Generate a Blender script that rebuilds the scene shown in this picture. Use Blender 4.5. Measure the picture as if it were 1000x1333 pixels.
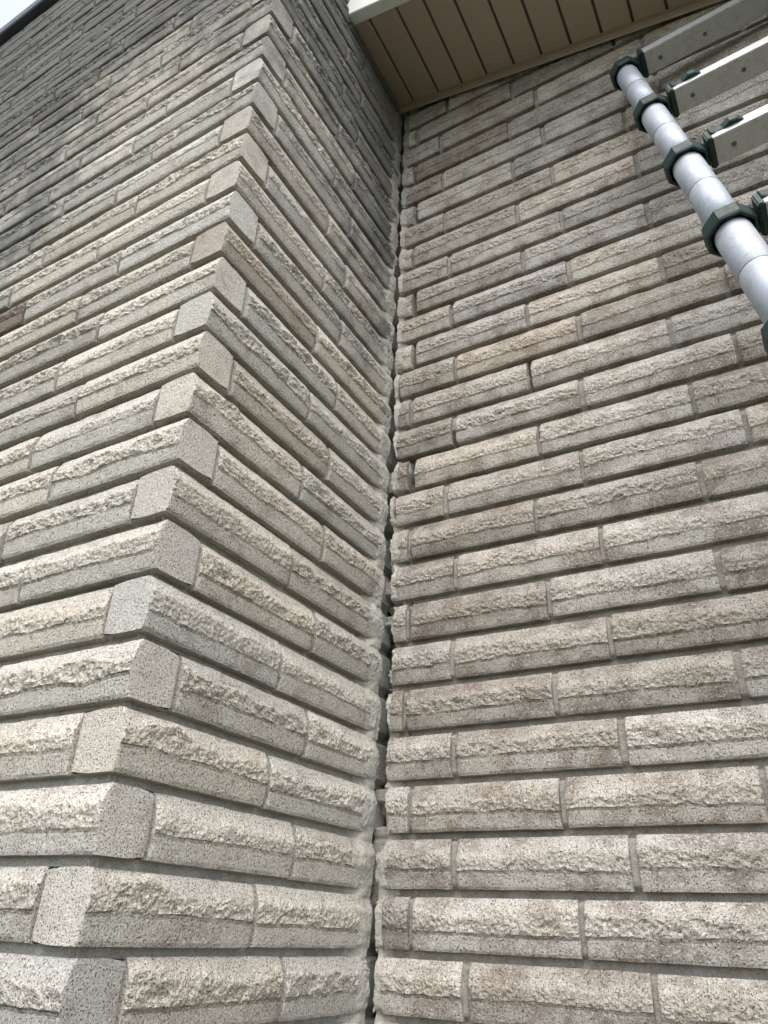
import bpy, math, random
import numpy as np
from mathutils import Vector, Matrix

# ------------------------------------------------------------------ clear
for o in list(bpy.data.objects):
    bpy.data.objects.remove(o)
SC = bpy.context.scene
COL = SC.collection
H = 0.0915                     # one brick course, in metres
CAM_Z = 1.55                   # eye height
Z0 = CAM_Z + 0.7174 * H        # height of course 0
DCH = 6.855                    # how far the chimney stands out, in courses

# ------------------------------------------------------------------ camera
yaw, pitch, roll = -0.5363, 0.5170, 0.0415
fw = np.array([math.sin(yaw) * math.cos(pitch), math.cos(yaw) * math.cos(pitch), math.sin(pitch)])
rt = np.array([math.cos(yaw), -math.sin(yaw), 0.0])
up = np.cross(rt, fw)
cr, sr = math.cos(roll), math.sin(roll)
rt, up = cr * rt + sr * up, -sr * rt + cr * up
CAM = np.array([8.2253 * H, -13.9231 * H, CAM_Z])
cam_data = bpy.data.cameras.new('camera')
cam = bpy.data.objects.new('camera', cam_data)
COL.objects.link(cam)
M4 = Matrix.Identity(4)
for i in range(3):
    M4[i][0] = rt[i]; M4[i][1] = up[i]; M4[i][2] = -fw[i]; M4[i][3] = CAM[i]
cam.matrix_world = M4
cam_data.sensor_fit = 'HORIZONTAL'
cam_data.sensor_width = 36.0
cam_data.lens = 960.2 / 1000.0 * 36.0
cam_data.clip_start = 0.02
cam_data.clip_end = 3000
SC.camera = cam

def project(P):
    v = np.asarray(P, float) - CAM
    z = v @ fw
    return 500 + 960.2 * (v @ rt) / z, 666.5 - 960.2 * (v @ up) / z, z

# ------------------------------------------------------------------ world, sun, exposure
SUN_EL, SUN_AZ = math.radians(62), math.radians(153)      # azimuth clockwise from +Y
world = bpy.data.worlds.new('World'); SC.world = world; world.use_nodes = True
wn, wl = world.node_tree.nodes, world.node_tree.links
wn.clear()
w_out = wn.new('ShaderNodeOutputWorld'); w_bg = wn.new('ShaderNodeBackground')
w_sky = wn.new('ShaderNodeTexSky'); w_sky.sky_type = 'NISHITA'; w_sky.sun_disc = False
w_sky.sun_elevation = SUN_EL; w_sky.sun_rotation = SUN_AZ
w_sky.air_density = 1.0; w_sky.dust_density = 1.2; w_sky.ozone_density = 1.0
w_hs = wn.new('ShaderNodeHueSaturation'); w_hs.inputs['Saturation'].default_value = 0.34
w_hs.inputs['Value'].default_value = 1.0
wl.new(w_sky.outputs[0], w_hs.inputs['Color']); wl.new(w_hs.outputs[0], w_bg.inputs['Color'])
wl.new(w_bg.outputs[0], w_out.inputs['Surface'])
w_bg.inputs['Strength'].default_value = 0.15
sd = bpy.data.lights.new('sun', 'SUN'); sd.energy = 1.4; sd.angle = math.radians(45); sd.color = (1.0, 0.96, 0.90)
sun = bpy.data.objects.new('sun', sd); COL.objects.link(sun)
sdir = Vector((math.sin(SUN_AZ) * math.cos(SUN_EL), math.cos(SUN_AZ) * math.cos(SUN_EL), math.sin(SUN_EL)))
sun.rotation_euler = sdir.to_track_quat('Z', 'Y').to_euler()
SC.view_settings.view_transform = 'Standard'; SC.view_settings.look = 'None'
SC.view_settings.gamma = 1.0; SC.view_settings.use_curve_mapping = False
SC.view_settings.exposure = 1.44
SC.render.engine = 'CYCLES'

# ------------------------------------------------------------------ noise in numpy
def value_noise(x, y, seed):
    x = np.asarray(x, float); y = np.asarray(y, float)
    xi = np.floor(x).astype(np.int64); yi = np.floor(y).astype(np.int64)
    fx = x - xi; fy = y - yi
    fx = fx * fx * (3 - 2 * fx); fy = fy * fy * (3 - 2 * fy)
    def h(a, b):
        n = (a * 374761393 + b * 668265263 + seed * 1442695041) & 0xffffffff
        n = ((n ^ (n >> 13)) * 1274126177) & 0xffffffff
        n = n ^ (n >> 16)
        return (n & 0xffff) / 65535.0
    return (h(xi, yi) * (1 - fx) + h(xi + 1, yi) * fx) * (1 - fy) + (h(xi, yi + 1) * (1 - fx) + h(xi + 1, yi + 1) * fx) * fy
def fbm(x, y, seed, octaves=4):
    s = 0; a = 1.0; t = 0
    for k in range(octaves):
        s = s + a * (value_noise(x * 2 ** k, y * 2 ** k, seed + 17 * k) - 0.5); t += a; a *= 0.55
    return s / t * 2          # about -1..1
def sstep(a, b, x):
    t = np.clip((x - a) / (b - a), 0, 1); return t * t * (3 - 2 * t)

# ------------------------------------------------------------------ materials
def new_mat(name):
    m = bpy.data.materials.new(name); m.use_nodes = True
    nt = m.node_tree; nt.nodes.clear()
    out = nt.nodes.new('ShaderNodeOutputMaterial'); b = nt.nodes.new('ShaderNodeBsdfPrincipled')
    nt.links.new(b.outputs[0], out.inputs['Surface'])
    return m, nt, b
class NT:
    def __init__(s, nt): s.nt = nt
    def n(s, t, **kw):
        nd = s.nt.nodes.new(t)
        for k, v in kw.items(): setattr(nd, k, v)
        return nd
    def set(s, sock, v):
        if isinstance(v, bpy.types.NodeSocket): s.nt.links.new(v, sock)
        else: sock.default_value = v
    def noise(s, vec, scale, detail=3, rough=0.55, dist=0.0):
        nd = s.n('ShaderNodeTexNoise'); s.set(nd.inputs['Vector'], vec)
        nd.inputs['Scale'].default_value = scale; nd.inputs['Detail'].default_value = detail
        nd.inputs['Roughness'].default_value = rough; nd.inputs['Distortion'].default_value = dist
        return nd.outputs['Fac']
    def voro(s, vec, scale, feature='F1'):
        nd = s.n('ShaderNodeTexVoronoi', feature=feature); s.set(nd.inputs['Vector'], vec)
        nd.inputs['Scale'].default_value = scale
        return nd
    def rng(s, v, a, b, c=0.0, d=1.0, smooth=True):
        nd = s.n('ShaderNodeMapRange'); nd.interpolation_type = 'SMOOTHSTEP' if smooth else 'LINEAR'
        s.set(nd.inputs[0], v)
        for i, q in enumerate((a, b, c, d)): nd.inputs[i + 1].default_value = q
        return nd.outputs[0]
    def math(s, op, a, b=0.0, clamp=False):
        nd = s.n('ShaderNodeMath', operation=op, use_clamp=clamp)
        s.set(nd.inputs[0], a); s.set(nd.inputs[1], b); return nd.outputs[0]
    def mix(s, f, a, b, mode='MIX'):
        nd = s.n('ShaderNodeMix', data_type='RGBA', blend_type=mode)
        s.set(nd.inputs['Factor'], f)
        for k, v in ((6, a), (7, b)):
            s.set(nd.inputs[k], v if isinstance(v, bpy.types.NodeSocket) else (*v, 1.0))
        return nd.outputs[2]
    def bump(s, h, strength, dist, normal=None):
        nd = s.n('ShaderNodeBump'); nd.inputs['Strength'].default_value = strength
        nd.inputs['Distance'].default_value = dist; s.set(nd.inputs['Height'], h)
        if normal is not None: s.set(nd.inputs['Normal'], normal)
        return nd.outputs[0]

def brick_material(name, base, brown, brown_lo, brown_hi, soot):
    m, nt, b = new_mat(name); g = NT(nt)
    geo = g.n('ShaderNodeNewGeometry'); P = geo.outputs['Position']
    oi = g.n('ShaderNodeObjectInfo')
    at = g.n('ShaderNodeAttribute', attribute_name='split'); split = at.outputs['Fac']
    # skin colour, tone patches
    patch = g.noise(P, 14, 5, 0.6)
    fine = g.noise(P, 90, 4, 0.65)
    c = g.mix(g.rng(patch, brown_lo, brown_hi), brown, base)
    fl = tuple(min(1, x * 1.22) for x in base)
    c = g.mix(g.math('MULTIPLY', g.rng(fine, .5, .72), .4), c, fl)
    # greenish grey cement wash patches
    wash = g.noise(P, 23, 4, 0.7)
    c = g.mix(g.math('MULTIPLY', g.rng(wash, .58, .70), .5), c, (0.40, 0.395, 0.365))
    # split face is paler, fresher stone
    c = g.mix(g.math('MULTIPLY', split, .5), c, (base[0] * 1.18, base[1] * 1.14, base[2] * 1.06))
    # pale efflorescence spots
    vs = g.voro(P, 9.5)
    sp = g.math('MULTIPLY', g.rng(vs.outputs['Distance'], .05, .12, 1, 0), g.rng(g.noise(P, 60, 3), .42, .58))
    c = g.mix(g.math('MULTIPLY', sp, .6), c, (0.58, 0.56, 0.52))
    # aggregate: dark pits, brown and white grains
    pn = g.noise(P, 400, 2, 0.5)
    pit = g.rng(pn, .575, .645)
    dens = g.rng(g.noise(P, 38, 3), .3, .62, .45, 1.0)
    c = g.mix(g.math('MULTIPLY', g.math('MULTIPLY', pit, dens), .88), c, (0.05, 0.04, 0.032))
    v2 = g.n('ShaderNodeVectorMath', operation='ADD'); g.set(v2.inputs[0], P); v2.inputs[1].default_value = (3.1, 1.7, 5.3)
    gn = g.noise(v2.outputs[0], 290, 3, 0.6)
    c = g.mix(g.math('MULTIPLY', g.rng(gn, .56, .64), .6), c, (0.70, 0.675, 0.64))
    gn2 = g.noise(v2.outputs[0], 480, 2, 0.5)
    c = g.mix(g.math('MULTIPLY', g.rng(gn2, .38, .45, 1, 0), .5), c, (0.19, 0.15, 0.115))
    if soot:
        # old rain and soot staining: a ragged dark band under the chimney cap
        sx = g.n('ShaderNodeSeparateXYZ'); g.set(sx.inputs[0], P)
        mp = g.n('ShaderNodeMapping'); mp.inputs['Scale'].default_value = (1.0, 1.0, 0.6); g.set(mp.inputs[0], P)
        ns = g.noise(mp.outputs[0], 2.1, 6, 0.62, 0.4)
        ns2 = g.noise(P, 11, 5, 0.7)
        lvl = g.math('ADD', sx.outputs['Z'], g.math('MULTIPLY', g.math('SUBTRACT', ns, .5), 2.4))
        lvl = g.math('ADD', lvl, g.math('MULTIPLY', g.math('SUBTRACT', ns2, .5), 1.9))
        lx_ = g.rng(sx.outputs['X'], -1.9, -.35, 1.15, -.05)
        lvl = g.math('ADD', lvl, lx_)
        my_ = g.rng(sx.outputs['Y'], -.60, -.10, -.05, .30)  # separate from that band: upper side face turns darker towards the house wall
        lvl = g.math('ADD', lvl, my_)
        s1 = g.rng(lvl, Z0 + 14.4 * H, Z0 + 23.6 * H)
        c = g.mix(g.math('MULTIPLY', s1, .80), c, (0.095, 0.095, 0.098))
    mul = g.n('ShaderNodeMix', data_type='RGBA', blend_type='MULTIPLY'); mul.inputs['Factor'].default_value = 1.0
    g.set(mul.inputs[6], c); g.set(mul.inputs[7], oi.outputs['Color'])
    g.set(b.inputs['Base Color'], mul.outputs[2])
    b.inputs['Roughness'].default_value = 0.92
    b.inputs['Specular IOR Level'].default_value = 0.25
    hgt = g.math('SUBTRACT', g.math('MULTIPLY', g.noise(P, 240, 4, 0.7), 1.0), g.math('MULTIPLY', pit, .9))
    n1 = g.bump(hgt, .8, .003)
    rn = g.math('ADD', g.voro(P, 125).outputs['Distance'], g.noise(P, 130, 4, .7))
    rn = g.math('MULTIPLY', rn, split)
    n2 = g.bump(rn, .9, .0055, n1)
    g.set(b.inputs['Normal'], n2)
    return m

MAT_WALL = brick_material('wall_brick_stone', (0.465, 0.433, 0.392), (0.25, 0.213, 0.182), .36, .60, False)
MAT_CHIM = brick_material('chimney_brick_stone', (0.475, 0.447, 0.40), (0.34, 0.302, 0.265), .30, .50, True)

def mortar_material(name, col, dark, soot=False):
    m, nt, b = new_mat(name); g = NT(nt)
    geo = g.n('ShaderNodeNewGeometry'); P = geo.outputs['Position']
    a = g.noise(P, 26, 5, .65)
    c = g.mix(g.rng(a, .3, .65), dark, col)
    c = g.mix(g.math('MULTIPLY', g.rng(g.noise(P, 400, 3, .6), .55, .63), .65), c, tuple(x * .35 for x in col))
    c = g.mix(g.math('MULTIPLY', g.rng(g.noise(P, 120, 3, .6), .58, .70), .5), c, tuple(min(1, x * 1.35) for x in col))
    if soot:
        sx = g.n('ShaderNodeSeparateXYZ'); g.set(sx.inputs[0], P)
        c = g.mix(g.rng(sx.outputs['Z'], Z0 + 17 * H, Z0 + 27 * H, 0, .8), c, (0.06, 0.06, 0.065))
    g.set(b.inputs['Base Color'], c); b.inputs['Roughness'].default_value = .95
    b.inputs['Specular IOR Level'].default_value = .2
    h = g.math('ADD', g.noise(P, 55, 5, .6), g.math('MULTIPLY', g.noise(P, 300, 4, .7), .7))
    g.set(b.inputs['Normal'], g.bump(h, .8, .005))
    return m
MAT_MORTAR = mortar_material('wall_mortar', (0.38, 0.355, 0.315), (0.27, 0.245, 0.21))
MAT_MORTAR_C = mortar_material('chimney_mortar', (0.42, 0.41, 0.375), (0.32, 0.31, 0.275), True)
MAT_SMEAR = mortar_material('corner_mortar', (0.475, 0.45, 0.40), (0.35, 0.325, 0.28), True)

def simple_mat(name, col, rough=.6, metal=0.0, nscale=40, namt=.12, bump=.2, bdist=.001, spec=.5):
    m, nt, b = new_mat(name); g = NT(nt)
    tc = g.n('ShaderNodeTexCoord'); P = tc.outputs['Object']
    a = g.noise(P, nscale, 5, .6)
    c = g.mix(a, tuple(x * (1 - namt) for x in col), tuple(min(1, x * (1 + namt)) for x in col))
    g.set(b.inputs['Base Color'], c)
    b.inputs['Metallic'].default_value = metal
    g.set(b.inputs['Roughness'], g.rng(g.noise(P, nscale * 2.3, 4, .6), .3, .7, rough - .08, rough + .08, False))
    b.inputs['Specular IOR Level'].default_value = spec
    if bump: g.set(b.inputs['Normal'], g.bump(g.noise(P, nscale * 4, 3, .6), bump, bdist))
    return m
MAT_SOFFIT = simple_mat('brown_soffit_vinyl', (0.38, 0.298, 0.232), .5, 0, 6, .10, .1, .0006)
MAT_TRIM = simple_mat('brown_channel_vinyl', (0.29, 0.23, 0.17), .5, 0, 8, .10, .1, .0006)
MAT_SEAM = simple_mat('soffit_groove_vinyl', (0.10, 0.075, 0.065), .6, 0, 8, .10, 0)
MAT_FASCIA = simple_mat('white_fascia_paint', (0.70, 0.72, 0.66), .45, 0, 12, .07, .1, .0008)
MAT_ROOF = simple_mat('dark_shingle', (0.05, 0.05, 0.052), .9, 0, 60, .3, .5, .003)
MAT_CAP = simple_mat('dark_coping', (0.045, 0.055, 0.07), .6, 0, 14, .4, .4, .004)
MAT_PLASTIC = simple_mat('dark_green_plastic', (0.011, 0.030, 0.026), .58, 0, 50, .35, .15, .0006, .3)
MAT_SCREW = simple_mat('screw_steel', (0.12, 0.12, 0.12), .4, .8, 60, .2, 0)
MAT_DARK = simple_mat('dark_rubber', (0.02, 0.02, 0.02), .7, 0, 60, .2, 0)
def alu_mat(name, col, rough, scale):
    m, nt, b = new_mat(name); g = NT(nt)
    tc = g.n('ShaderNodeTexCoord'); P = tc.outputs['Object']
    mp = g.n('ShaderNodeMapping'); mp.inputs['Scale'].default_value = scale; g.set(mp.inputs[0], P)
    br = g.noise(mp.outputs[0], 60, 4, .6)
    sm = g.noise(P, 35, 6, .75, 1.5)
    c = g.mix(g.math('MULTIPLY', g.rng(sm, .47, .62), .38), col, tuple(x * .6 for x in col))
    mp2 = g.n('ShaderNodeMapping'); mp2.inputs['Scale'].default_value = (1.0, .35, 3.2); g.set(mp2.inputs[0], P)
    dots = g.math('MAXIMUM', g.rng(g.noise(P, 150, 3, .6), .66, .72), g.rng(g.noise(mp2.outputs[0], 90, 3, .6), .665, .70))
    c = g.mix(g.math('MULTIPLY', dots, .6), c, (0.12, 0.12, 0.12))
    g.set(b.inputs['Base Color'], c)
    b.inputs['Metallic'].default_value = .45
    g.set(b.inputs['Roughness'], g.rng(br, .3, .7, rough - .07, rough + .10, False))
    g.set(b.inputs['Normal'], g.bump(br, .08, .0005))
    return m
MAT_TUBE = alu_mat('anodised_tube_aluminium', (0.38, 0.405, 0.44), .58, (6, 6, 1))
MAT_RUNG = alu_mat('rung_aluminium', (0.44, 0.44, 0.43), .56, (1, 8, 8))

# ------------------------------------------------------------------ object helpers
def mesh_from(name, V, F, mats=(), smooth=False, attr=None):
    me = bpy.data.meshes.new(name)
    V = np.asarray(V, np.float32)
    me.from_pydata(V.tolist(), [], [tuple(f) for f in F]) if not isinstance(F, np.ndarray) else _fast(me, V, F)
    for m in mats: me.materials.append(m)
    if smooth: me.polygons.foreach_set('use_smooth', np.ones(len(me.polygons), bool))
    if attr is not None:
        a = me.attributes.new('split', 'FLOAT', 'POINT'); a.data.foreach_set('value', np.asarray(attr, np.float32))
    me.update()
    return me
def _fast(me, V, F):
    me.vertices.add(len(V)); me.vertices.foreach_set('co', V.ravel())
    k = F.shape[1]
    me.loops.add(F.size); me.loops.foreach_set('vertex_index', F.ravel().astype(np.int32))
    me.polygons.add(len(F)); me.polygons.foreach_set('loop_start', np.arange(0, F.size, k, dtype=np.int32))
    me.polygons.foreach_set('loop_total', np.full(len(F), k, np.int32))
    me.update(calc_edges=True)
def link(name, me, parent=None, loc=None, rot=None, scale=None):
    o = bpy.data.objects.new(name, me); COL.objects.link(o)
    if parent is not None: o.parent = parent
    if loc is not None: o.location = loc
    if rot is not None: o.rotation_euler = rot
    if scale is not None: o.scale = scale
    return o
def thing(name, label, cat, loc=(0, 0, 0), group=None):
    o = bpy.data.objects.new(name, None); COL.objects.link(o)
    o.location = loc; o['label'] = label; o['category'] = cat; o.empty_display_size = .1
    if group: o['group'] = group
    return o
class MB:
    def __init__(s): s.V = []; s.F = []
    def add(s, V, F):
        n = len(s.V); s.V += [tuple(v) for v in V]; s.F += [tuple(i + n for i in f) for f in F]; return s
    def box(s, a, b, bev=0.0):
        (x0, y0, z0), (x1, y1, z1) = a, b
        if bev <= 0:
            V = [(x, y, z) for x in (x0, x1) for y in (y0, y1) for z in (z0, z1)]
            F = [(0, 1, 3, 2), (4, 6, 7, 5), (0, 4, 5, 1), (2, 3, 7, 6), (0, 2, 6, 4), (1, 5, 7, 3)]
            return s.add(V, F)
        import bmesh
        bm = bmesh.new(); bmesh.ops.create_cube(bm, size=1)
        bmesh.ops.scale(bm, vec=(x1 - x0, y1 - y0, z1 - z0), verts=bm.verts)
        bmesh.ops.translate(bm, vec=((x0 + x1) / 2, (y0 + y1) / 2, (z0 + z1) / 2), verts=bm.verts)
        bmesh.ops.bevel(bm, geom=bm.edges[:], offset=bev, segments=2, affect='EDGES')
        bm.verts.index_update()
        s.add([v.co[:] for v in bm.verts], [[v.index for v in f.verts] for f in bm.faces]); bm.free()
        return s
    def loft(s, rings, close_ends=True):
        n = len(rings[0]); V = [p for r in rings for p in r]; F = []
        for i in range(len(rings) - 1):
            for j in range(n):
                k = (j + 1) % n
                F.append((i * n + j, i * n + k, (i + 1) * n + k, (i + 1) * n + j))
        if close_ends:
            F.append(tuple(reversed(range(n)))); F.append(tuple(range((len(rings) - 1) * n, len(rings) * n)))
        return s.add(V, F)
    def mesh(s, name, mat, smooth=False): return mesh_from(name, s.V, s.F, [mat], smooth)
    def build(s, name, mat, parent=None, smooth=False, **kw): return link(name, s.mesh(name, mat, smooth), parent, **kw)

# ------------------------------------------------------------------ the brick
BH = 0.868          # brick height in courses
BD = 0.82           # brick depth in courses
TOPSET = -.05      # the upper arris sits a little further back than the lower one
def profile_o(t, lo=.33, hi=.60, tip=.06):
    """outward distance of the weathered face at height t (0..BH) without the rough split"""
    t = np.asarray(t, float)
    return np.where(t < lo, tip * .85 * t / lo, np.where(t < hi, tip * .85 + .15 * tip * (t - lo) / np.maximum(hi - lo, 1e-4), TOPSET + (tip - TOPSET) * (BH - t) / (BH - hi)))

def brick_mesh(name, length, seed, nx, nz, sharp=False, mat=MAT_WALL):
    """a split-faced concrete brick, x along its length 0..length, y outward = -y, z up; in metres"""
    r = random.Random(seed)
    xs = np.linspace(0, 1, nx + 1)
    ed = min(.05 / length, .2)
    xs = np.unique(np.concatenate([xs, [0, ed * .25, ed * .6, ed, 1 - ed, 1 - ed * .6, 1 - ed * .25, 1]])) * length
    X = xs[:, None]
    lowv, hiv, amp = r.uniform(.02, .09), r.uniform(.05, .19), r.uniform(.4, 1.35) * (1.0 if 'chim' in name else .72)
    lo = .33 + r.uniform(-.05, .03) + lowv * fbm(X * .9, 0 * X, seed, 3) + .010 * fbm(X * 9, 0 * X, seed + 5, 3)
    hi = .60 + r.uniform(-.06, .09) + hiv * fbm(X * 1.0, 0 * X + 3, seed + 9, 3) + .035 * fbm(X * 8, 0 * X, seed + 6, 3)
    hi = np.clip(hi, lo + .12, BH - .06)
    # rows: lower facet, band, upper facet
    n1 = max(3, int(nz * .3)); n2 = max(4, int(nz * .42)); n3 = max(3, nz - n1 - n2)
    T = np.concatenate([lo * np.linspace(0, 1, n1 + 1)[None, :-1] ** .9,
                        lo + (hi - lo) * np.linspace(0, 1, n2 + 1)[None, :-1],
                        hi + (BH - hi) * np.linspace(0, 1, n3 + 1)[None, :]], 1)
    tip = .060 + r.uniform(-.012, .014)
    O = profile_o(T, lo, hi, tip)
    soft = r.choice((.03, .05, .12, .2))
    band = sstep(lo - .008, lo + .012, T) * (1 - sstep(hi - soft * .5, hi + soft, T))
    Xb = np.broadcast_to(X, T.shape)
    rough = fbm(Xb * 5.0, T * 7.0, seed + 21, 5)
    ridged = 1 - np.abs(fbm(Xb * 7.5, T * 9.0, seed + 33, 4)) * 2
    long_ = fbm(Xb * .9, T * 2.5, seed + 41, 3)
    under = np.exp(-((T - hi) / .05) ** 2) * (.3 + long_) * r.choice((0, .03, .05))
    O = O + band * (-.008 + amp * (.056 * rough + .022 * ridged + .026 * long_)) - np.clip(under, 0, 1)
    chip = np.clip(fbm(Xb * 2.0, T * 3.5, seed + 60, 3) - .45, 0, 1)
    O = O - chip * .09 * band
    low = np.clip(fbm(Xb * 1.6, T * 2.5, seed + 64, 3) - .55, 0, 1) * (T < lo)
    O = O - low * .10
    O = O + (1 - band) * (.005 * fbm(Xb * 3, T * 3, seed + 2, 3) + .0025 * fbm(Xb * 22, T * 22, seed + 3, 2))
    # arris wear at bottom and top edges
    wear = .010 + .030 * np.clip(fbm(Xb * 3.3, T * 0, seed + 70, 4) + .2, 0, 1)
    O = O - wear * (np.exp(-T / .018) + np.exp(-(BH - T) / .018))
    endd = np.minimum(Xb, length - Xb)
    if not sharp:
        O = O - .030 * np.exp(-endd / .022) * (1 + .6 * fbm(Xb * 0, T * 6, seed + 77, 3))
    else:
        O = O - .012 * np.exp(-endd / .016) * (1 + fbm(Xb * 0, T * 14, seed + 77, 3))
    # edge wander
    Zz = T + np.where(T < BH * .5, 1, -1) * .006 * fbm(Xb * 2.5, Xb * 0, seed + 90, 3)
    # build closed section: back-bottom, front rows, back-top
    m = T.shape[1]
    K = m + 2
    n = len(xs)
    V = np.zeros((n, K, 3))
    xw = Xb.copy()
    if sharp:   # ragged end arris
        e0 = .030 * np.clip(fbm(T * 6, T * 0, seed + 81, 4), -.1, 1) + .006 * fbm(T * 20, T * 0, seed + 82, 2)
        xw = xw + np.where(Xb < ed * length, .6 * np.abs(e0) * (1 - Xb / (ed * length)), 0) - np.where(Xb > (1 - ed) * length, .6 * np.abs(e0) * (1 - (length - Xb) / (ed * length)), 0)
    V[:, 1:-1, 0] = xw; V[:, 1:-1, 1] = -O; V[:, 1:-1, 2] = Zz
    V[:, 0] = np.stack([xs, np.full(n, BD), np.zeros(n)], 1)
    V[:, -1] = np.stack([xs, np.full(n, BD), np.full(n, BH)], 1)
    A = np.zeros((n, K)); A[:, 1:-1] = np.clip(band, 0, 1)
    V = V.reshape(-1, 3) * H
    i = np.arange(n - 1)[:, None]; j = np.arange(K)[None, :]; jn = (j + 1) % K
    F = np.stack([i * K + j, (i + 1) * K + j, (i + 1) * K + jn, i * K + jn], -1).reshape(-1, 4)
    F = F.tolist()
    # ends: a worked face of its own with a slightly uneven surface
    Vl = [V]; Al = [A.ravel()]; off = len(V)
    D = 9
    for side, row in ((0, 0), (1, n - 1)):
        ringv = V[row * K + 1: row * K + K - 1]          # front points, bottom to top
        P = []
        for q in range(D + 1):
            w = (q / D) ** 1.3
            yy = ringv[:, 1] * (1 - w) + BD * H * w
            zz = (ringv[:, 2] - BH * H / 2) * (1 - .09 * max(0, (q / D - .6) / .4) ** 2) + BH * H / 2
            xx = ringv[:, 0] * (1 - min(1, q / 1.0)) + (0 if side == 0 else length * H) * min(1, q / 1.0)
            dent = .006 * fbm(yy / H * 7, zz / H * 7, seed + 95 + side, 3) * H * (0 if q in (0, D) else 1)
            P.append(np.stack([xx + dent, yy, zz], 1))
        P = np.concatenate(P); Vl.append(P); Al.append(np.zeros(len(P)))
        for q in range(D):
            for t in range(m - 1):
                f = [off + q * m + t, off + q * m + t + 1, off + (q + 1) * m + t + 1, off + (q + 1) * m + t]
                F.append(f if side == 1 else f[::-1])
        off += len(P)
    V = np.concatenate(Vl); A = np.concatenate(Al)
    me = mesh_from(name, V, F, [mat], False, A.ravel())
    return me

def variants(mat, key):
    d = {}
    d['long'] = [brick_mesh('brick_long_' + key, 3.2, 100 + 13 * k + len(key), 104, 28, False, mat) for k in range(9)]
    d['corner'] = [brick_mesh('brick_corner_' + key, 3.2, 400 + 13 * k + len(key), 104, 28, True, mat) for k in range(5)]
    d['half'] = [brick_mesh('brick_half_' + key, 1.8, 700 + 13 * k + len(key), 58, 28, False, mat) for k in range(4)]
    d['short'] = [brick_mesh('brick_short_' + key, .8, 900 + 13 * k + len(key), 28, 28, False, mat) for k in range(4)]
    d['far'] = [brick_mesh('brick_far_' + key, 3.2, 300 + 13 * k, 24, 9, False, mat) for k in range(4)]
    return d
VAR_W = variants(MAT_WALL, 'wall'); VAR_C = variants(MAT_CHIM, 'chim')
BASE_LEN = {'long': 3.2, 'corner': 3.2, 'half': 1.8, 'short': .8, 'far': 3.2}
rnd = random.Random(7)

def kind_for(length):
    return 'long' if length > 2.4 else 'half' if length > 1.1 else 'short'

# each entry: dict(face, course, a, b, kind, tint); faces: R wall (x from corner), M chimney side (v from corner), L chimney front (x<0)
def brick_matrix(face, c, a, b, base, jit):
    """matrix that maps a mesh of `base` courses to the place between a and b"""
    L = b - a
    s = L / base
    z = Z0 + c * H
    dz, do, tilt = jit
    if face == 'R':
        loc = (a * H, do * H, z + dz * H); rz = 0.0
    elif face == 'L':
        loc = (a * H, (-DCH + do) * H, z + dz * H); rz = 0.0
    else:   # M : outward +x, local x along +y ; v = distance from wall = -y
        loc = (-do * H, -b * H, z + dz * H); rz = math.pi / 2
    return loc, (0, tilt if face != 'M' else tilt, rz), s

tint_R = {  # (course, brick after the n-th joint): brightness, warmth
 (-1,0):(1.08,0),(-1,1):(1.08,0),(0,-1):(.92,0),(0,0):(1.02,0),(0,1):(1.08,0),(1,-1):(1.05,0),(1,0):(.95,.02),(1,1):(1.0,.02),(2,-1):(1.0,0),(2,0):(.9,.02),(2,1):(1.12,0),
 (3,0):(.86,.02),(3,1):(.84,.02),(3,2):(.9,0),(4,-1):(.9,0),(4,0):(.84,.02),(4,1):(.78,.03),(5,0):(.74,.03),(5,1):(.98,0),(5,2):(.78,.02),(6,-1):(.84,.01),(6,0):(1.0,.02),(6,1):(1.08,0),
 (7,0):(.78,.03),(7,1):(.86,.01),(7,2):(.88,.02),(8,-1):(.95,.02),(8,0):(.9,.01),(8,1):(1.06,0),(9,0):(1.02,.03),(9,1):(1.05,.0),(9,2):(.86,.01),(10,-1):(.72,.02),(10,0):(1.02,0),(10,1):(1.08,0),(10,2):(.8,.02),
 (11,0):(.98,.01),(11,1):(1.05,.01),(11,2):(1.02,-.01),(12,-1):(.86,.02),(12,0):(.95,.06),(12,1):(.84,.03),(12,2):(.72,.04),(13,0):(.98,-.01),(13,1):(1.12,.03),(13,2):(.72,.03),(14,-1):(.98,.03),(14,0):(.98,-.02),
 (14,1):(1.1,.02),(15,0):(.84,.02),(15,1):(.95,-.01),(16,-1):(.95,0),(16,0):(.98,0),(17,0):(.9,0),(18,-1):(.85,.02),(19,0):(1.06,0),(20,-1):(.75,.04),(21,0):(.68,.06),(22,-1):(.95,0),(23,0):(.8,.03)}
R_J = {  # measured joints (centres) on the house wall
 -2:(1.98,5.2),-1:(.88,4.13),0:(1.78,5.11),1:(.83,3.98,7.32),2:(1.80,5.16),3:(.68,3.99,7.31),4:(1.80,5.15),5:(.71,4.01,7.31),6:(1.90,5.22),7:(.71,3.88,7.32),
 8:(1.66,5.0,8.35),9:(.70,4.07,7.49),10:(1.90,5.19,8.54),11:(.66,3.96,7.34),12:(1.98,5.32,8.66),13:(.70,4.05,7.41),14:(1.89,5.23),15:(.68,4.03,7.38),
 16:(1.81,5.22),17:(.60,4.01),18:(1.68,5.12),19:(.65,3.97),20:(1.62,4.96),21:(.60,3.94),22:(1.55,4.88),23:(.66,4.13)}
def tint(br, warm):
    return (br * (1 + warm), br, br * (1 - warm * 1.3), 1)

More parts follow.
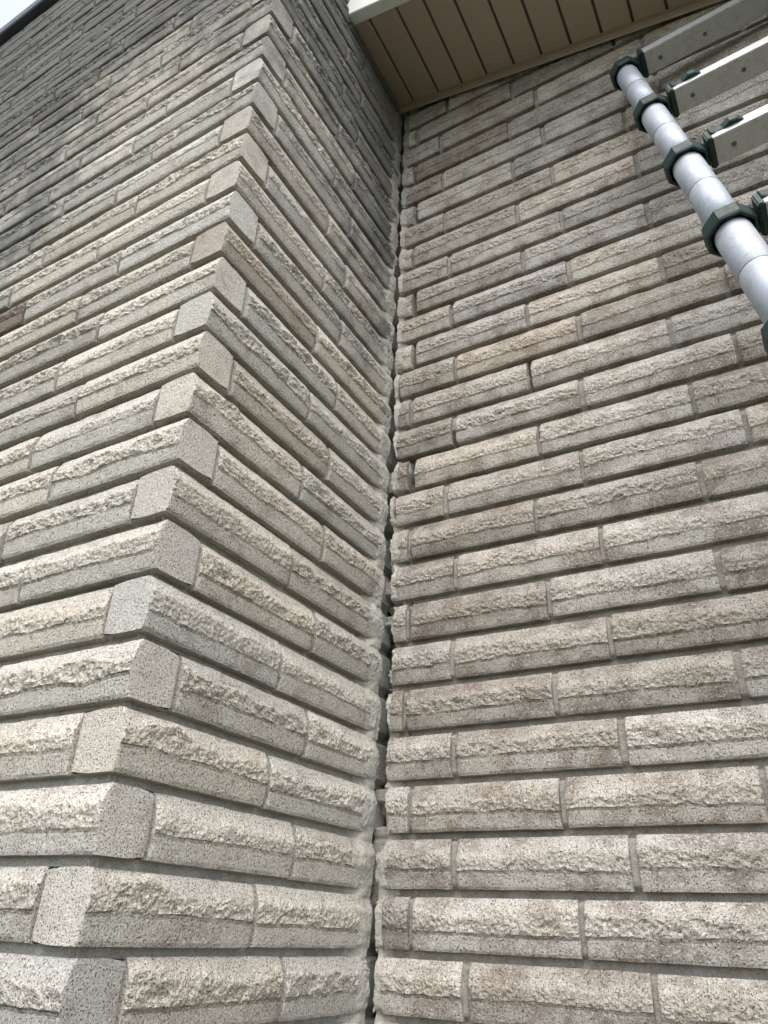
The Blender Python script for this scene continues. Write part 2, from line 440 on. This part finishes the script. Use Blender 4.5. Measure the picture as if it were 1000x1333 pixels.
U_MAX = 24.0
C_MIN, C_R_TOP, C_TOP = -17, 27, 34
bricks_R, bricks_C = [], []
for c in range(C_MIN, C_R_TOP):
    js = list(R_J.get(c, ()))
    if not js: js = [(1.83 if c % 2 == 0 else .70) + rnd.uniform(-.05, .05)]
    while js[-1] < U_MAX: js.append(js[-1] + 3.3315 + rnd.uniform(-.04, .04))
    js = [0.25 + rnd.uniform(0, .07)] + js
    for n in range(len(js) - 1):
        g0 = .0 if n == 0 else .055 + rnd.uniform(-.015, .02)
        g1 = .055 + rnd.uniform(-.015, .02)
        a, b = js[n] + g0, js[n + 1] - g1
        if n == 1 and c in (9, 13, 15, 19, 21): a += .05
        if n == 0 and c in (9, 13, 15, 19): b -= .04
        if n == 0 and c % 2: a = js[0] + rnd.uniform(.0, .06)
        key = (c, n - 1)
        br, wm = tint_R.get(key, (rnd.choice((.78, .86, .92, .98, 1.04, 1.1)), rnd.uniform(-.01, .035)))
        # soffit slopes: skip bricks wholly above it
        if c > 25.6 - .25 * a: continue
        bricks_R.append(('R', c, a, b, kind_for(b - a), tint(br, wm)))
for c in range(C_MIN, C_TOP):
    even = c % 2 == 0
    j = lambda: rnd.uniform(-.035, .035)
    def tn():
        return tint(rnd.choice((.84, .9, .95, 1.0, 1.05, 1.1)), rnd.uniform(-.012, .03))
    # side face M
    if even:
        j1 = 2.59 + j()
        spans = [(.02, j1 - .05), (j1 + .05, 6.035 - .10)]
    else:
        j1 = 3.55 + j()
        spans = [(.10, j1 - .05), (j1 + .05, DCH)]
    for (a, b) in spans:
        k = 'corner' if b == DCH else kind_for(b - a)
        bricks_C.append(('M', c, a, b, k, tn()))
    if c == 11: bricks_C[-1] = bricks_C[-1][:5] + ((.78, .735, .69, 1),)
    if c == 8: bricks_C[-1] = bricks_C[-1][:5] + ((.86, .82, .78, 1),)
    # front face L
    x = 0.0
    first = -3.215 if even else -.82
    if even: bricks_C.append(('L', c, -3.215, 0.0, 'corner', tn()))
    e = -(3.285 + j()) if even else -(.82 + .09)
    while e > -24:
        nb = e - 3.3315 + rnd.uniform(-.05, .05)
        a, b = nb + .055, e - (.045 if e < -3.0 or even else .0)
        tc = tn()
        if c == 12 and a < -7.3 < b: tc = (.42, .365, .33, 1)
        bricks_C.append(('L', c, a, b, 'long', tc)); e = nb

def centre(face, c, a, b):
    m = (a + b) / 2; z = Z0 + (c + .45) * H
    if face == 'R': return (m * H, 0, z)
    if face == 'L': return (m * H, -DCH * H, z)
    return (0, -m * H, z)
def ends(face, c, a, b):
    z = Z0 + (c + .45) * H
    if face == 'R': return [(q * H, 0, z) for q in (a, b)]
    if face == 'L': return [(q * H, -DCH * H, z) for q in (a, b)]
    return [(0, -q * H, z) for q in (a, b)]
def shown(bk):
    """pixels the brick covers in the picture, 0 when outside it"""
    face, c, a, b = bk[:4]
    if face == 'R' and c > 25.4 - .25 * a: return 0
    pts = []
    for P in ends(face, c, a, b):
        for dz in (-.45 * H, .45 * H):
            x, y, z = project((P[0], P[1], P[2] + dz))
            if z <= .05: return 0
            pts.append((x, y))
    x0 = max(0, min(p[0] for p in pts)); x1 = min(1000, max(p[0] for p in pts))
    y0 = max(0, min(p[1] for p in pts)); y1 = min(1333, max(p[1] for p in pts))
    if x1 <= x0 or y1 <= y0: return 0
    (ax, ay), (bx, by), (cx, cy), (dx, dy) = pts
    area = abs((bx - ax) * (cy - ay) - (by - ay) * (cx - ax))
    return area

def lay(bricks, root, var, limit=300):
    scored = sorted(range(len(bricks)), key=lambda i: -shown(bricks[i]))
    single = set(i for i in scored[:limit] if shown(bricks[i]) > 0)
    restV, restF, restA = [], [], []; off = 0
    for i, (face, c, a, b, kind, tc) in enumerate(bricks):
        jit = (rnd.uniform(-.012, .012), rnd.uniform(-.014, .014), rnd.uniform(-.0022, .0022))
        if kind == 'corner': jit = (jit[0], jit[1] * .4, jit[2] * .4)
        if i in single:
            me = rnd.choice(var[kind]); base = BASE_LEN[kind]
            loc, rot, s = brick_matrix(face, c, a, b, base, jit)
            flip = rnd.random() < .5
            o = link('brick', me, root)
            if flip:     # the same mesh end for end
                if face == 'M': loc = (loc[0], loc[1] + (b - a) * H, loc[2])
                else: loc = (loc[0] + (b - a) * H, loc[1], loc[2])
            o.location = loc; o.rotation_euler = rot; o.scale = (-s if flip else s, 1, 1)
            o.color = tc
        else:
            me = rnd.choice(var['far']); base = BASE_LEN['far']
            loc, rot, s = brick_matrix(face, c, a, b, base, jit)
            V = np.empty(len(me.vertices) * 3, np.float32); me.vertices.foreach_get('co', V); V = V.reshape(-1, 3).copy()
            V[:, 0] *= s
            if face == 'M': V = np.stack([-V[:, 1], V[:, 0], V[:, 2]], 1)
            V = V + np.array(loc)
            A = np.empty(len(me.vertices), np.float32); me.attributes['split'].data.foreach_get('value', A)
            restV.append(V); restA.append(A)
            restF += [[q + off for q in p.vertices] for p in me.polygons]
            off += len(V)
    if restV:
        me = mesh_from('outlying_bricks', np.concatenate(restV), restF, [var['far'][0].materials[0]], False, np.concatenate(restA))
        o = link('outlying_bricks', me, root); o['kind'] = 'stuff'; o.color = (1, 1, 1, 1)

wall = thing('brick_wall', 'tan split-faced brick house wall under the brown soffit, right of the corner crack', 'wall')
chimney = thing('brick_chimney', 'projecting brick chimney with sharp outer corner, soot-darkened towards its top', 'chimney')
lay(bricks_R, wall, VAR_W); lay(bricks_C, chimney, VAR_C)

# ------------------------------------------------------------------ mortar behind the bricks
def grid(name, fn, us, zs, mat, parent, flip=False, smooth=True):
    U, Z = np.meshgrid(us, zs, indexing='ij')
    V = fn(U, Z).reshape(-1, 3)
    n, m = len(us), len(zs)
    i = np.arange(n - 1)[:, None]; j = np.arange(m - 1)[None, :]
    F = np.stack([i * m + j, (i + 1) * m + j, (i + 1) * m + j + 1, i * m + j + 1], -1).reshape(-1, 4)
    if flip: F = F[:, ::-1]
    me = mesh_from(name, V, np.ascontiguousarray(F), [mat], smooth)
    return link(name, me, parent)
MR = .12            # rake depth of the joints, in courses
zlo, zhi = C_MIN - 1, 26.2
def rake(U, Z, seed, bd=.12):
    t = Z % 1.0
    bed = 1 - sstep(.02, .07, t) * (1 - sstep(BH - .05, BH + .0, t))     # bed joints are raked deeper than head joints
    return .075 + bd * bed + .018 * fbm(U * 1.3, Z * 1.3, seed, 3) + .012 * fbm(U * 7, Z * 7, seed + 4, 3)

# joints of the house wall that have opened into dark cracks: course, u, strength, from/to height in the course
OPEN = [(13, .70, .09, 0, 1), (15, .68, .08, .0, 1), (14, .46, .03, 0, 1), (9, .70, .08, 0, 1.0), (10, 1.90, .05, .0, .45), (14, 1.89, .05, .1, 1.), (12, .30, .04, 0, 1),
        (19, .65, .06, 0, 1), (21, .60, .04, 0, 1), (5, .71, .025, .1, 1), (3, .68, .025, 0, .6), (11, 3.96, .03, 0, 1), (9, 4.07, .03, .6, 1), (17, .60, .025, 0, 1), (7, .71, .02, 0, .5), (8, .26, .03, .3, 1)]
OPEN_BED = [(15.95, .10, .70, .03), (14.95, .44, .70, .03), (13.98, .44, .74, .03), (12.96, .2, .74, .03), (9.96, .1, 1.9, .022), (8.96, .12, .72, .035), (5.96, .1, .45, .04), (19.96, .1, .62, .025), (21.0, .1, .6, .025)]
def openings(U, Z):
    tot = 0 * U
    for c, u, w, t0, t1 in OPEN:
        uu = u + .05 * fbm(Z * 3.1, Z * 0, 60 + c, 3)
        m = (1 - sstep(w * .6, w * 1.3, np.abs(U - uu))) * sstep(c + t0 - .12, c + t0, Z) * (1 - sstep(c + t1 - .12, c + t1, Z))
        tot = np.maximum(tot, m)
    for z, u0, u1, w in OPEN_BED:
        zz = z + .035 * fbm(U * 4, U * 0, 90 + int(z * 3), 3)
        m = (1 - sstep(w * .5, w * 1.2, np.abs(Z - zz))) * sstep(u0 - .03, u0, U) * (1 - sstep(u1, u1 + .03, U))
        tot = np.maximum(tot, m)
    return tot
def wall_near(U, Z):
    O = -rake(U, Z, 5) - openings(U, Z) * .75
    return np.stack([U * H, -O * H, Z0 + Z * H], -1)
grid('mortar', wall_near, np.arange(.34, 4.4, .022), np.arange(-3.5, 26, .045), MAT_MORTAR, wall)
grid('mortar', lambda U, Z: np.stack([U * H, rake(U, Z, 5) * H, Z0 + Z * H], -1), np.arange(4.36, 25.2, .12), np.arange(zlo, zhi, .045), MAT_MORTAR, wall)
grid('mortar', lambda U, Z: np.stack([U * H, rake(U, Z, 5) * H, Z0 + Z * H], -1), np.arange(-.5, 4.5, .12), np.arange(zlo, -3.4, .12), MAT_MORTAR, wall)
grid('mortar', lambda U, Z: np.stack([-rake(U, Z, 8, .12) * H, -U * H, Z0 + Z * H], -1), np.arange(-.6, DCH - .06, .07), np.arange(zlo, 34.2, .045), MAT_MORTAR_C, chimney, True)
grid('mortar', lambda U, Z: np.stack([U * H, (-DCH + rake(U, Z, 9, .12)) * H, Z0 + Z * H], -1), np.arange(-24.5, -.06, .12), np.arange(zlo, 34.2, .045), MAT_MORTAR_C, chimney)

# ------------------------------------------------------------------ the cracked inner corner
def prof_periodic(Z, soft):
    t = (Z % 1.0)
    o = np.where(t < BH, profile_o(np.clip(t, 0, BH), .31, .60, .10), -.10)
    return o
def crack_w(Z):      # opening of the crack along its height
    w = .070 + .095 * fbm(Z * .8, Z * 0 + 7, 311, 3) + .026 * fbm(Z * 5, Z * 0, 312, 3)
    w = w + .065 * sstep(.2, 1.2, Z) * (1 - sstep(6.6, 8.0, Z))
    w = np.where(Z < -.2, w * .55, w) * (1 - .65 * sstep(7.5, 13, Z))
    bridge = sstep(.38, .6, fbm(Z * 1.9, Z * 0 + 4, 313, 3))
    return np.clip(w, .022, .19) * (1 - .7 * bridge)
def crack_u(Z):      # edge of the mortar on the house wall side
    k = Z * 2.6 + .5 * fbm(Z * 3, Z * 0, 303, 2)       # the mortar has broken away piece by piece
    step = .085 * (value_noise(np.floor(k), np.floor(k) * 0, 304) - .5)
    return .120 + step * sstep(-1.5, .5, Z) * (1 - .75 * sstep(8, 13, Z)) + .022 * fbm(Z * 7, Z * 0 + 2, 302, 4) + crack_w(Z)
def fillet(U, Z, edge, seed):
    """hand-smeared mortar that runs over the brick ends and fades out along the joints"""
    t = Z % 1.0
    d = U - edge
    br = profile_o(np.clip(t, 0, BH)) + .004                       # brick face, where it lies under the smear
    cover = .014 - .060 * sstep(-.22, .16, d)                      # thins out until the stone shows through
    over = br + cover + .026 * fbm(U * 2.6, Z * 2.2, seed, 4) + .030 * np.abs(fbm(U * 6, Z * 5, seed + 3, 5)) + .012 * fbm(U * 24, Z * 24, seed + 7, 2)
    joint = .018 - .17 * sstep(-.28, .14, d) + .02 * fbm(U * 5, Z * 5, seed + 5, 3)
    isj = 1 - sstep(.0, .06, t) * (1 - sstep(BH - .06, BH - .0, t))
    O = over * (1 - isj) + joint * isj
    return O - sstep(.14, .26, d) * .25
def smear_R(U, Z):
    edge = .32 + .18 * fbm(Z * 1.1, Z * 0, 321, 4) + .06 * fbm(Z * 5, U * 4, 322, 3)
    O = fillet(U, Z, edge, 323) - openings(U, Z) * .85
    ue = crack_u(Z)
    deep = .26 + .64 * sstep(-.42, -.1, fbm(Z * 1.4, Z * 0 + 9, 327, 3))    # broken pieces still sit part way in
    O = O - (1 - sstep(-.012, .010, U - ue)) * (deep + O)
    O = O + .016 * np.exp(-((U - ue - .02) / .02) ** 2) * (.2 + fbm(Z * 8, U * 9, 325, 3))
    return np.stack([U * H, -O * H, Z0 + Z * H], -1)
grid('corner_mortar', smear_R, np.arange(-.12, .80, .0095), np.arange(-3.5, 25.2, .026), MAT_SMEAR, wall, False, False)
def smear_M(U, Z):
    edge = .50 + .26 * fbm(Z * .9, Z * 0, 331, 4) + .08 * fbm(Z * 5, U * 4, 332, 3)
    O = fillet(U, Z, edge, 333)
    k = Z * 2.1 + .6 * fbm(Z * 2.5, Z * 0, 339, 2)
    lip = .03 + .055 * fbm(Z * 4.5, Z * 0, 335, 4) + .08 * (value_noise(np.floor(k), np.floor(k) * 0, 340) - .5)
    O = O - (1 - sstep(-.03, .008, U - lip)) * .30
    O = O + .014 * np.exp(-((U - lip - .03) / .02) ** 2) * (.2 + fbm(Z * 9, U * 9, 337, 3))
    return np.stack([O * H, -U * H, Z0 + Z * H], -1)
grid('corner_mortar', smear_M, np.arange(-.95, -.1, .08).tolist() + np.arange(-.1, 1.05, .013).tolist(), np.arange(-3.5, 25.2, .028), MAT_SMEAR, chimney, True, False)
# loose crumbs and flakes of mortar clinging to the crack
fl = MB(); fr = random.Random(3)
for k in range(80):
    z = fr.choice((fr.uniform(-3, 4), fr.uniform(-3, 18), fr.uniform(2, 8)))
    zc = np.array([z]); u = float(crack_u(zc)[0]) + fr.uniform(-.01, .035)
    s = fr.uniform(.012, .035); sz = s * fr.uniform(.6, 2.6)
    cx, cy, cz = u * H, -(.02 + fr.uniform(-.05, .03)) * H, Z0 + z * H
    V = []
    for q in ((1, 0, 0), (-1, 0, 0), (0, 1, 0), (0, -1, 0), (0, 0, 1), (0, 0, -1)):
        V.append((cx + q[0] * s * H * fr.uniform(.5, 1.2) + fr.uniform(-.3, .3) * s * H, cy + q[1] * s * H * fr.uniform(.5, 1.2), cz + q[2] * sz * H * fr.uniform(.5, 1.2)))
    fl.add(V, [(0, 2, 4), (2, 1, 4), (1, 3, 4), (3, 0, 4), (2, 0, 5), (1, 2, 5), (3, 1, 5), (0, 3, 5)])
o = fl.build('mortar_crumbs', MAT_SMEAR, wall); o['kind'] = 'stuff'

# solid cores so that no light leaks through
mb = MB(); mb.box((-24.5 * H, -(DCH - .45) * H, 0), (-.45 * H, 6 * H, Z0 + 34.2 * H)); mb.build('core', MAT_MORTAR_C, chimney)
mb = MB(); mb.box((-.44 * H, .95 * H, 0), (25.2 * H, 3 * H, Z0 + 26.2 * H)); mb.build('core', MAT_MORTAR, wall)
# coping on the chimney
cz = Z0 + 34.25 * H
mb = MB()
r0 = [(-25 * H, -(DCH + .30) * H), (.34 * H, -(DCH + .30) * H), (.34 * H, 6 * H), (-25 * H, 6 * H)]
def ring(inset, z): 
    return [(r0[0][0] + inset * H, r0[0][1] + inset * H, z), (r0[1][0] - inset * H, r0[1][1] + inset * H, z), (r0[2][0] - inset * H, r0[2][1] - inset * H, z), (r0[3][0] + inset * H, r0[3][1] - inset * H, z)]
mb.loft([ring(.05, cz), ring(0, cz + .06 * H), ring(0, cz + .62 * H), ring(.08, cz + .75 * H), ring(.5, cz + .95 * H)])
mb.build('coping', MAT_CAP, chimney)

# ------------------------------------------------------------------ the eave: soffit, wall channel, fascia, roof
eave = thing('roof_eave', 'brown panelled roof overhang with white fascia above the house wall', 'eave', (0, 0, Z0 + 25.3 * H))
ZS, KS = 25.30, .25
def sz(u): return (ZS - KS * u) * H           # relative to course 0
base_z = 25.3 * H
def pt(u, d, dz=0.0): return (u * H, -d * H, sz(u) - base_z + dz * H)
def slab(u0, u1, d0, d1, z0, z1, mb):
    V = [pt(u, d, z) for u in (u0, u1) for d in (d0, d1) for z in (z0, z1)]
    mb.add(V, [(0, 1, 3, 2), (4, 6, 7, 5), (0, 4, 5, 1), (2, 3, 7, 6), (0, 2, 6, 4), (1, 5, 7, 3)])
seams = [-.32, .62, 1.62, 2.53, 3.43, 4.39, 5.31, 6.25, 7.19, 8.11, 9.06]
while seams[-1] < 24: seams.append(seams[-1] + .943)
for a, b in zip(seams[:-1], seams[1:]):
    mb = MB()
    # one soffit panel: flat pan with turned-up edges and its lock groove
    g = .055
    prof = [(a + .002, .16), (a + .012, .02), (a + .03, 0), (b - g - .03, 0), (b - g - .008, .02), (b - g, .16), (b - g, .19), (a + .002, .19)]
    rings = [[pt(u, d, z) for u, z in prof] for d in (.10, 3.42)]
    mb.loft(rings)
    mb.build('soffit_panel', MAT_SOFFIT, eave)
    mb = MB(); slab(b - g + .001, b - .001, .10, 3.42, .09, .12, mb); mb.build('lock_groove', MAT_SEAM, eave)
mb = MB()       # J channel along the wall
prof = [(.15, -.005), (.26, -.005), (.26, -.035), (.185, -.04), (.175, -.30), (.16, -.34), (.14, -.34), (.14, -.02)]
rings = [[pt(u, d, z) for d, z in prof] for u in (-.32, 25)]
mb.loft(rings); mb.build('wall_channel', MAT_TRIM, eave)
mb = MB()       # fascia board, closed end at the chimney
prof = [(3.36, -.02), (3.71, -.02), (3.74, .01), (3.74, 1.9), (3.60, 1.95), (3.50, 1.9), (3.50, .30), (3.36, .30)]
rings = [[pt(u, d, z) for d, z in prof] for u in (-.09, 25)]
mb.loft(rings); mb.build('fascia', MAT_FASCIA, eave)
mb = MB(); slab(-.32, 25, -.9, 4.1, 2.0, 2.25, mb); mb.build('roof_deck', MAT_ROOF, eave)

# ------------------------------------------------------------------ telescopic ladder
SP = 3.2
P0 = np.array([8.2253 - .19012465 * SP, -13.9231 + 4.11686467 * SP, 6.51744891 * SP])      # courses, z from the camera
ldir = np.array([.13189687, -.21162605, -.96840985])
lz = -ldir; 
lx = np.array([1.0, 0, 0]); lx = lx - lx @ lz * lz; lx /= np.linalg.norm(lx)
ly = np.cross(lz, lx)
# number of stages down to the ground
top = P0 * H; top[2] += CAM_Z
n_st = int(top[2] / (SP * H * .96841)) 
foot_k = (top[2] - .03) / (SP * H * .96841)
ladder = thing('telescopic_ladder', 'telescopic aluminium ladder with dark green collars leaning on the brick wall', 'ladder', tuple(top + ldir * foot_k * SP * H))
R3 = Matrix(((lx[0], ly[0], lz[0]), (lx[1], ly[1], lz[1]), (lx[2], ly[2], lz[2])))
ladder.rotation_euler = R3.to_euler()
WID = 4.7
def zk(k): return (foot_k - k - (.08 if k >= 4 else -.0)) * SP * H          # local height of collar k
def rad(k): return (.272 + .017 * k) * H
def circ(r, z, cx=0, cy=0, n=40): return [(cx + r * math.cos(2 * math.pi * i / n), cy + r * math.sin(2 * math.pi * i / n), z) for i in range(n)]
def collar_mesh(k):
    r = rad(k + 1) + .03 * H
    mb = MB()
    def octo(s, z, e=0.0):
        out = []
        for i in range(8):
            a = math.pi / 8 + i * math.pi / 4
            out.append((s * math.cos(a) * 1.02, s * math.sin(a), z))
        return out
    R = r * 1.31
    hh = .27 * H
    outer = [octo(R * .90, hh), octo(R, hh - .06 * H), octo(R, -.09 * H), octo(R * .95, -.14 * H)]
    inner = [octo(R * .84, -.14 * H), octo(R * .80, .16 * H), octo(r * .87, .20 * H), octo(r * .87, hh)]
    mb.loft(outer[:], False)
    n = 8
    V = [p for q in outer[-1:] + inner + outer[:1] for p in q]
    F = []
    for i in range(5):
        for j in range(n):
            kk = (j + 1) % n; F.append((i * n + j, i * n + kk, (i + 1) * n + kk, (i + 1) * n + j))
    mb.add(V, F)
    return mb
def rung_socket(k, side):
    r = rad(k + 1) + .03 * H; s = side
    mb = MB(); x0 = r * 1.30; x1 = r * 1.42 + .09 * H
    xa, xb = (x0, x1) if s > 0 else (-x1, -x0)
    mb.box((xa, -.38 * H, -.12 * H), (xb, .31 * H, .32 * H), .03 * H)
    return mb
def latch_mesh(k, side):
    r = rad(k + 1); x0 = r * 1.42 + .04 * H
    pr = [(0, 0), (.10, .10), (.22, .05), (.34, .06), (.50, .15), (.66, .13), (.80, .02), (.78, -.10), (.6, -.05), (.45, -.09), (.25, -.13), (0, -.12)]
    mb = MB()
    rings = []
    for z, sc in ((.10, .8), (.13, 1), (.30, 1), (.34, .8)):
        rings.append([(side * (x0 + u * H), -(.30 + v * sc) * H, (z) * H) for u, v in pr])
    mb.loft(rings); return mb
for side in (0, 1):
    cx = side * WID * H
    for k in range(0, n_st + 1):
        r = rad(k)
        zc = zk(k); z1 = zc + (.10 * H if k else .16 * H)
        z0_ = zk(k + 1) + .1 * H if k < n_st else .02
        if z1 > z0_:
            rr = rad(k + 1)
            zm = zc - (zc - z0_) * .47
            # tube with a fine seam ring half way
            rings = [circ(rr, z1, cx), circ(rr, zm + .02 * H, cx), circ(rr - .008 * H, zm + .010 * H, cx), circ(rr - .008 * H, zm, cx), circ(rr, zm - .010 * H, cx), circ(rr, z0_, cx)]
            mb = MB(); mb.loft(rings); mb.build('tube', MAT_TUBE, ladder, smooth=True)
            mb = MB(); mb.loft([circ(rr + .0015 * H, zm + .016 * H, cx), circ(rr + .0015 * H, zm - .006 * H, cx)]); mb.build('seam_ring', MAT_SCREW, ladder, smooth=True)
        col = collar_mesh(k)
        co = col.build('collar', MAT_PLASTIC, ladder, loc=(cx, 0, zc))
        rung_socket(k, 1 if side == 0 else -1).build('rung_socket', MAT_PLASTIC, co)
        if k > 0: latch_mesh(k, 1 if side == 0 else -1).build('release_latch', MAT_PLASTIC, co)
        if k == 0:
            mb = MB(); mb.loft([circ(rad(1) * 1.03, .26 * H), circ(rad(1) * .95, .34 * H), circ(rad(1) * .5, .38 * H)]); mb.build('end_plug', MAT_PLASTIC, co, smooth=True)
    mb = MB(); mb.loft([circ(rad(n_st + 1) * 1.15, 0, cx), circ(rad(n_st + 1) * 1.2, .5 * H, cx)]); mb.build('rubber_foot', MAT_DARK, ladder, smooth=True)
for k in range(0, n_st + 1):
    zc = zk(k); r = rad(k + 1)
    xa = r * 1.42 + .05 * H; xb = WID * H - xa
    mb = MB(); mb.box((xa, -.34 * H, -.08 * H), (xb, .28 * H, .28 * H), .02 * H)
    ru = mb.build('rung', MAT_RUNG, ladder, loc=(0, 0, zc))
    for xq in (xa + .45 * H, xa + 1.62 * H, xb - .45 * H):
        ms = MB(); ms.loft([circ(.055 * H, -.078 * H, xq, -.02 * H, 16), circ(.055 * H, -.088 * H, xq, -.02 * H, 16), circ(.035 * H, -.090 * H, xq, -.02 * H, 16), circ(.022 * H, -.084 * H, xq, -.02 * H, 16)])
        ms.build('screw', MAT_SCREW, ru)

# ------------------------------------------------------------------ ground
mb = MB()
g = 400
mb.add([(-g, -g, 0), (g, -g, 0), (g, g, 0), (-g, g, 0)], [(0, 1, 2, 3)])
mg, nt, b = new_mat('lawn_ground'); gg = NT(nt)
geo = gg.n('ShaderNodeNewGeometry')
c = gg.mix(gg.rng(gg.noise(geo.outputs['Position'], 3, 6, .7), .35, .65), (0.04, 0.055, 0.022), (0.075, 0.075, 0.045))
gg.set(b.inputs['Base Color'], c); b.inputs['Roughness'].default_value = .95
gr = mb.build('ground', mg); gr['kind'] = 'structure'
